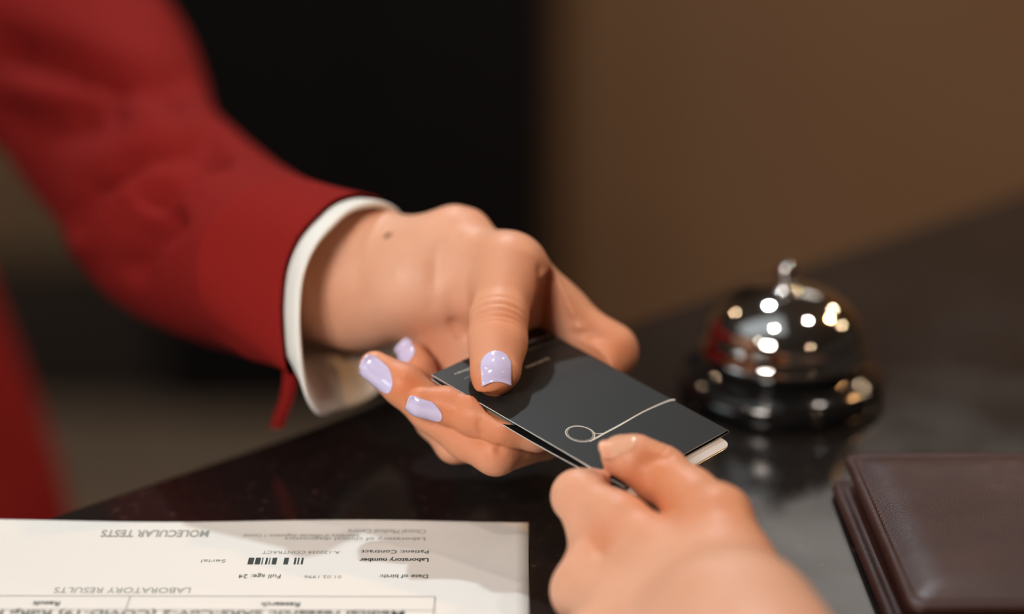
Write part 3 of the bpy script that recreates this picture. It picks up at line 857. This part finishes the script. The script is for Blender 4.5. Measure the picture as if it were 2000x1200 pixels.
# shrink the lower lobe so the sleeve ends where it does in the photo
def lift_hem(r):
    u, v = proj(r); k = np.clip((v - 690) / 130, 0, 1)
    tgt = np.array([q + (P(600, 690, 890) - q) * 0 for q in r]); out = r.copy()
    out[:, 1] += k * (v - 700).clip(0) * 0.88 * 0.2
    return out
hem = lift_hem(hem); hem_in = lift_hem(hem_in)
outer = [hem]
for i in range(1, 16):
    t = i / 16; t2 = t * t * (3 - 2 * t)
    outer.append(hem * (1 - t2) + np.array(rings[12]) * t2 if i > 0 else hem)
    outer[-1] = (hem + (rings[12] - hem) * t)
outer += rings[12:]
inner = [hem_in] + [hem_in + (np.array([c + (q - c) * .92 for c, q in zip([rings[12].mean(0)] * NR, rings[12])]) - hem_in) * t for t in (.3, .6, 1)]
inner += [r.mean(0) + (r - r.mean(0)) * .93 for r in rings[16::6]]
V, F = loft([list(r) for r in (outer[::-1] + inner)], caps=True)
V = [toW(np.array(V))]; F = list(F)
nV = len(V[0])
# torso of the blazer
tor = []
def edge_x(u, v, d): return P(u, v, d)
prof_t = [((130, 1180), 1400), ((110, 1080), 1400), ((85, 975), 1400), ((45, 850), 1400), ((0, 720), 1400), ((-45, 590), 1400), ((-95, 440), 1400), ((-130, 250), 1400), ((-150, 50), 1400), ((-190, -150), 1400), ((-180, -330), 1400), ((-260, -430), 1400)]
for k, ((u, v), d) in enumerate(prof_t):
    e = toW(P(u, v, d)); wdt = 0.185 if k < 9 else (0.185, 0.17, 0.12)[k - 9]
    c = e + np.array([-wdt, 0.02, 0]); c[2] = e[2]
    ring_ = []
    for a in np.linspace(0, 2 * math.pi, 64, endpoint=False):
        f = 1 + 0.03 * math.sin(5 * a + k * .4)
        ring_.append(c + np.array([wdt * f * math.cos(a), 0.125 * f * math.sin(a), 0]))
    tor.append(ring_)
tr = [list(r) for r in zip(*[spline(np.array([r[k] for r in tor]), 40) for k in range(64)])]
v2, f2 = loft(tr)
V.append(np.array(v2)); F += [tuple(nV + i for i in f) for f in f2]; nV += len(v2)
# loose hem flap under the wrist
fl = []
for (u, v, d) in [(563, 700, 905), (566, 740, 908), (560, 780, 912), (548, 812, 916), (541, 838, 920)]:
    fl.append([P(u - 14, v, d + 3), P(u - 14, v, d), P(u + 14, v, d - 4), P(u + 14, v, d - 1)])
fl = [list(r) for r in zip(*[spline(np.array([r[k] for r in fl]), 20) for k in range(4)])]
v3, f3 = loft(fl); V.append(toW(np.array(v3))); F += [tuple(nV + i for i in f) for f in f3]
blz = obj('blazer', np.concatenate(V), F, M['red'], rec)

# ------------------------------------------------------------------ customer's hand
K = Body()
c_tip = PC(1213, 888, 7.6)
K.base += [S(P(1290, 1095, 770), P(1430, 1240, 745), 12.5, 22, 10)]
K.base += [S(P(1145, 1150, 782), P(1400, 1290, 745), 10.5, 20, 12)]
K.base += [S(P(1170, 1260, 780), P(1400, 1380, 742), 11, 20, 12)]
K.base += [S(P(1230, 1095, 780), P(1375, 1120, 765), 11, 14, 8)]
K.base += [S(P(1400, 1015, 772), P(1440, 1180, 752), 11.6, 15, 8)]
K.base += [S(P(1420, 1130, 755), P(1580, 1440, 715), 16, 24, 10)]
K.base += [S(P(1430, 1250, 745), P(1560, 1450, 715), 26, 27, 14)]
K.base += [S(P(1570, 1440, 700), P(1720, 1760, 600), 26, 30, 12)]
ip = P(1287, 926, 800)
K.fingers.append(([S(c_tip, PC(1240, 897, 8.6), 7.4, 8.4, 3, flat=nn, ratio=.9), S(PC(1240, 897, 8.6), ip, 8.3, 9.8, 4), S(ip, P(1345, 970, 787), 9.8, 9.8, 4), S(P(1345, 970, 787), P(1400, 1016, 772), 9.8, 11.6, 4)], 4))
K.carve = (L0, (0.0, 0.0), (LEN, WID), 3.0, 4.0)
for pl, sg, dp in (([P(1150, 1030, 776), P(1185, 1090, 772)], 3.2, .9), ([P(1255, 905, 792), P(1300, 895, 790)], 2, .5)): K.grooves.append((pl, sg, dp))
# index: proximal, knuckle and tip pressing under the card
K.fingers.append(finger([(P(1155, 1150, 782), 10), (P(1166, 1060, 790), 8.6), (P(1130, 972, 797), 8.6)], 9, 5))
K.fingers.append(finger([(P(1300, 1085, 775), 10), (P(1210, 1020, 785), 9.4), (P(1130, 970, 797), 8.7), (PC(1180, 950, -8.6), 7.8), (PC(1240, 920, -7.8), 7)], 8, 5))
K.fingers.append(finger([(P(1320, 1205, 762), 11), (P(1142, 1158, 784), 9.2), (P(1180, 1150, 806), 8), (P(1250, 1110, 815), 7.4)], 8, 5))
K.fingers.append(finger([(P(1330, 1320, 755), 11), (P(1150, 1270, 784), 9), (P(1200, 1240, 806), 8), (P(1270, 1200, 812), 7.2)], 8, 5))
K.fingers.append(finger([(P(1360, 1410, 750), 10), (P(1190, 1360, 780), 8), (P(1240, 1330, 798), 7), (P(1290, 1300, 802), 6.4)], 8, 5))
for c, r_, a in ((P(1180, 880, 795), 9, .15), (P(1285, 880, 788), 9, .4), (P(1110, 960, 785), 10, .25), (P(1165, 1050, 775), 7, .5), (P(1270, 990, 790), 20, .45), (P(1420, 985, 765), 16, .4), (P(1330, 960, 785), 20, .35), (P(1230, 930, 800), 12, .3), (P(1500, 1120, 750), 24, .35), (P(1330, 1060, 770), 16, .3)): K.flush.append((c, r_, a))
for s, dep, sg in ((-2, .25, .8), (1.5, .3, .7), (4, .18, .6)):
    ax_ = nrmz(c_tip - ip); K.creases.append((ip + nrmz((.3, .8, .5)) * 8 + ax_ * s, ax_, nrmz((.2, .75, .6)), 6, .012, sg, dep))
def rest(B):                      # nothing of the arm may sink into the counter: bring low joints up along their sight line
    def up(p, r):
        v = -p[1] / -p[2]; need = 0.387 - (r + 4) / 1000; f = v * cp + sp
        return p * min(1.0, need * 1000 / f / -p[2])
    fx = lambda lst: [((up(q[0], q[2]), up(q[1], q[3]), q[2], q[3], q[4], q[5]), k) for q, k in lst]
    B.base = fx(B.base); B.fingers = [(fx(f), k) for f, k in B.fingers]
rest(K)
elb = toW(P(1750, 1900, 620))
cus = empty('person', (elb[0], elb[1], 0), 'person reaching in from the lower right, bare hand with unpainted nail gripping the card folder', 'person')
arm2 = make_body('arm', K, 0.75, M['skin2'], cus)
nail(K, P(1212, 866, 800), nrmz((-1, 0.10, .05)), nrmz((-.05, .74, .68)), 9.4, 11.0, 7.2, M['bare_nail'], arm2, over=0, concave=-.18, label='unpainted shiny thumbnail')
